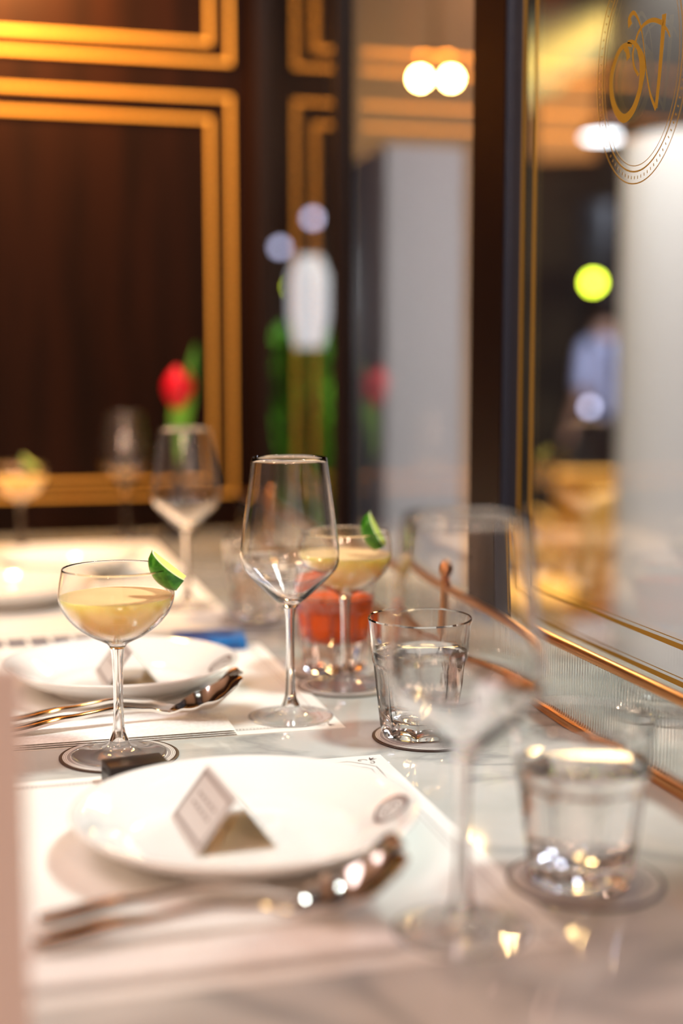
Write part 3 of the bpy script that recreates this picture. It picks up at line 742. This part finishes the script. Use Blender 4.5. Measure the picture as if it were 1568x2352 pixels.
def post_lamp(name, loc, r_, m_, label, cat, group=None):
    t = thing(name, label, cat, (loc[0], loc[1], GZ), 0, group); h = loc[2] - GZ
    bm = BM(); tube(bm, [(0, 0, 0), (0, 0, h - r_)], .03, 10); obj('pole', bm, M['metal_dark'], t)
    bm = BM(); bmesh.ops.create_uvsphere(bm, u_segments=20, v_segments=12, radius=r_); obj('globe', bm, m_, t, loc=(0, 0, h))
    return t
post_lamp('street_lamp', (3.239, 6.765, .826), .022, M['cool_bulb'], 'low lilac-white lamp beside the passer-by', 'lamp')
post_lamp('street_lamp', (1.706, 7.611, 1.719), .026, M['cool_bulb'], 'lower left of the two cool lamps in the narrow left pane', 'lamp')
post_lamp('street_lamp', (1.985, 7.960, 1.925), .028, M['cool_bulb'], 'upper right of the two cool lamps in the narrow left pane', 'lamp')
def signal(loc, label, s_=1.0):
    t = thing('traffic_light', label, 'traffic light', (loc[0], loc[1], GZ), R(-25)); h = loc[2] - GZ
    bm = BM(); box(bm, -.11, .11, -.02, .16, h - .14, h + .52, bev=.02); obj('housing', bm, M['metal_dark'], t)
    bm = BM(); tube(bm, [(0, .07, 0), (0, .07, h - .13)], .045, 12); obj('pole', bm, M['metal_dark'], t)
    for k_ in range(3):
        bm = BM(); lathe(bm, [(.045 * s_, 0), (.038 * s_, .012), (0, .02)], 24); obj('lens', bm, M['lime_lens'] if k_ == 0 else M['metal_dark'], t, loc=(0, -.021, h + .19 * k_), rot=(R(90), 0, 0))
    return t
signal((3.894, 8.114, 1.583), 'traffic light glowing lime green in the right window')
signal((2.053, 8.763, 1.563), 'traffic light glowing green in the narrow left pane', .45)

# warm double wall lamp outside the middle pane
t = thing('twin_bulb_lamp', 'warm lamp with two glowing bulbs seen in the middle window pane', 'lamp', (1.373, 3.97, 1.93))
bm = BM(); tube(bm, [(-.045, .012, .0), (-.045, .012, .05), (.045, -.012, .05), (.045, -.012, 0)], .007, 8); tube(bm, [(0, 0, .05), (0, 0, 1.0)], .007, 8); obj('bracket', bm, M['brass'], t)
for s_ in (-1, 1):
    bm = BM(); bmesh.ops.create_uvsphere(bm, u_segments=20, v_segments=12, radius=.020); obj('bulb', bm, M['lampwarm'], t, loc=(s_ * .045, -s_ * .012, -.018))

# tall pale lantern lights above planters
def lantern(x, y, r_, z0, z1, label):
    t = thing('lantern_post', label, 'lantern', (x, y, GZ), 0, 'tall pale lanterns behind the planters')
    bm = BM(); lathe(bm, [(0, z0 - GZ), (r_ * .7, z0 - GZ), (r_, z0 - GZ + .08), (r_, z1 - GZ - .05), (r_ * .6, z1 - GZ), (0, z1 - GZ)], 32); obj('diffuser', bm, M['lantern'], t)
    bm = BM(); tube(bm, [(0, 0, 0), (0, 0, z0 - GZ)], .008, 10); obj('pole', bm, M['metal_dark'], t)
lantern(.862, 3.50, .052, 1.10, 1.335, 'tall pale lantern in the narrow left pane')
lantern(.995, 3.46, .028, 1.12, 1.405, 'slim pale lantern at the left of the middle pane')
def planter(x, y, w_, z0, z1, label, n=260, seed=1):
    rnd = random.Random(seed)
    t = thing('potted_bush', label, 'plant', (x, y, GZ), 0, 'potted bushes outside')
    hp = .55
    bm = BM(); lathe(bm, [(0, 0), (w_ * .7, 0), (w_ * .95, hp), (w_ * .85, hp), (w_ * .8, hp - .05), (0, hp - .05)], 28); obj('pot', bm, M['pot'], t)
    bm = BM(); tube(bm, [(0, 0, hp - .05), (0.01, 0, (z1 + z0) / 2 - GZ)], .015, 8); obj('trunk', bm, M['pot'], t)
    bm = BM()
    for _ in range(n):
        s = rnd.random(); a = rnd.uniform(0, 6.28); rr = w_ * (1.1 * rnd.random() ** .7) * (1 - .35 * s)
        zb = hp + s * (z1 - GZ - hp - .08); c = Vector((rr * math.cos(a), rr * math.sin(a), zb))
        d = Vector((math.cos(a) * .4 + rnd.uniform(-.3, .3), math.sin(a) * .4 + rnd.uniform(-.3, .3), 1)).normalized(); sd = d.cross(Vector((rnd.uniform(-1, 1), rnd.uniform(-1, 1), 0))).normalized() * .022
        ln_ = rnd.uniform(.07, .13)
        v = [bm.verts.new(p) for p in (c, c + d * ln_ * .5 + sd, c + d * ln_, c + d * ln_ * .5 - sd)]; bm.faces.new(v)
    obj('foliage', bm, M['leaf'], t, smooth=False)
planter(.900, 3.80, .115, .55, 1.17, 'tall green potted bush in the narrow left pane', 700, 3)
planter(1.120, 3.736, .050, .80, 1.12, 'small green potted bush beside the grey pillar', 160, 5)
light('bush_fill', 'SPOT', (1.0, 3.50, 2.1), 90, (.9, 1, .8), (.90, 3.78, 1.0), spot_size=R(50), spot_blend=.6, shadow_soft_size=.1)  # unseen spot added to brighten the bush

# lit windows of the building across the street
for i, (x, y, z, w_, h_) in enumerate(((4.9, 10.8, 3.35, .5, 1.1), (5.9, 10.8, 3.4, .45, 1.0))):
    bm = BM(); box(bm, -w_ / 2 - .06, w_ / 2 + .06, 0, .1, -h_ / 2 - .06, h_ / 2 + .06); 
    t = thing('shop_window', ['orange lit tall window far off left of the emblem', 'orange lit window far off behind the emblem'][i], 'window', (x, y, z), R(-25))
    obj('window_surround', bm, M['night'], t, smooth=False)
    bm = BM(); box(bm, -w_ / 2, w_ / 2, -.02, 0, -h_ / 2, h_ / 2); obj('lit_pane', bm, M['amber'], t, smooth=False)
    bm = BM(); box(bm, -.9, .9, .1, .4, -h_ / 2 - 3.4 + .35, h_ / 2 + .5); obj('wall_pier', bm, M['night'], t, smooth=False)

# outdoor chairs
def chair(loc, rz, label):
    t = thing('terrace_chair', label, 'chair', loc, rz, 'ochre terrace chairs outside')
    bm = BM(); box(bm, -.25, .25, -.24, .24, .40, .48, bev=.02); obj('seat', bm, M['ochre'], t)
    bm = BM(); box(bm, -.25, .25, .21, .27, .48, .90, bev=.02); obj('backrest', bm, M['ochre'], t, rot=(R(-6), 0, 0))
    for sx in (-1, 1):
        for sy in (-1, 1):
            bm = BM(); tube(bm, [(sx * .22, sy * .21, .41), (sx * .24, sy * .23, 0)], [.018, .012], 8); obj('leg', bm, M['ochre'], t)
        bm = BM(); box(bm, sx * .25 - .02, sx * .25 + .02, -.22, .26, .62, .65, bev=.006); box(bm, sx * .25 - .015, sx * .25 + .015, -.2, -.17, .45, .63); obj('armrest', bm, M['ochre'], t)
chair((2.06, 4.60, GZ), R(-150), 'ochre terrace chair lower centre of the right window')
chair((2.62, 5.35, GZ), R(165), 'ochre terrace chair in front of the passer-by')
bm = BM(); box(bm, -.45, .45, -.3, .3, 0, .012); tag(obj('door_mat', bm, M['redmat'], None, smooth=False, loc=(2.60, 4.0, GZ), rot=(0, 0, R(20))), 'dull red mat on the pavement at the right edge', 'mat')

# passer-by
def person(loc, rz):
    t = thing('person', 'person in a pale blue shirt and dark trousers walking away outside', 'person', loc, rz)
    def skin(name, V, E, rad, m_, parent, sub=2):
        me = bpy.data.meshes.new(name); me.from_pydata(V, E, []); o = bpy.data.objects.new(name, me); COL.objects.link(o); o.parent = parent
        md = o.modifiers.new('skin', 'SKIN'); md.use_smooth_shade = True
        for i, r_ in enumerate(rad): me.skin_vertices[0].data[i].radius = r_ if isinstance(r_, tuple) else (r_, r_)
        me.skin_vertices[0].data[0].use_root = True
        s2 = o.modifiers.new('sub', 'SUBSURF'); s2.levels = sub; s2.render_levels = sub; me.materials.append(m_); return o
    V = [(0, 0, .93), (0, 0, 1.12), (0, .01, 1.32), (0, .01, 1.44), (0, -.01, 1.53), (0, -.02, 1.64), (0, -.01, 1.72),
         (.17, .01, 1.40), (.23, .03, 1.13), (.22, -.08, .90), (.21, -.11, .82), (-.17, .01, 1.40), (-.23, -.03, 1.13), (-.21, .02, .90), (-.20, .03, .82),
         (.09, 0, .90), (.10, -.10, .50), (.10, -.04, .09), (.10, -.16, .03), (-.09, 0, .90), (-.10, .06, .50), (-.10, .22, .12), (-.10, .13, .04)]
    E_ = [(0, 1), (1, 2), (2, 3), (3, 4), (4, 5), (5, 6), (3, 7), (7, 8), (8, 9), (9, 10), (3, 11), (11, 12), (12, 13), (13, 14), (0, 15), (15, 16), (16, 17), (17, 18), (0, 19), (19, 20), (20, 21), (21, 22)]
    rad = [(.15, .10), (.13, .09), (.15, .10), (.08, .07), .05, (.075, .09), (.06, .07), .05, .04, .03, .035, .05, .04, .03, .035, .085, .06, .038, .03, .085, .06, .038, .03]
    skin('body', V, E_, rad, M['skin'], t)
    skin('shirt', V[:4] + [V[7], V[8], V[11], V[12]], [(0, 1), (1, 2), (2, 3), (3, 4), (4, 5), (3, 6), (6, 7)], [(.19, .14), (.165, .125), (.18, .13), (.09, .08), .07, .055, .07, .055], M['shirt'], t)
    skin('trousers', [V[0], V[15], V[16], V[17], V[19], V[20], V[21]], [(0, 1), (1, 2), (2, 3), (0, 4), (4, 5), (5, 6)], [(.165, .12), .10, .075, .055, .10, .075, .055], M['trouser'], t)
    bm = BM(); bmesh.ops.create_uvsphere(bm, u_segments=24, v_segments=16, radius=.108)
    for v in bm.verts: v.co.z *= 1.12; v.co.y = v.co.y * 1.05 + .018
    obj('hair', bm, M['hair'], t, loc=(0, .0, 1.68))
person((3.749, 7.629, GZ), R(200))
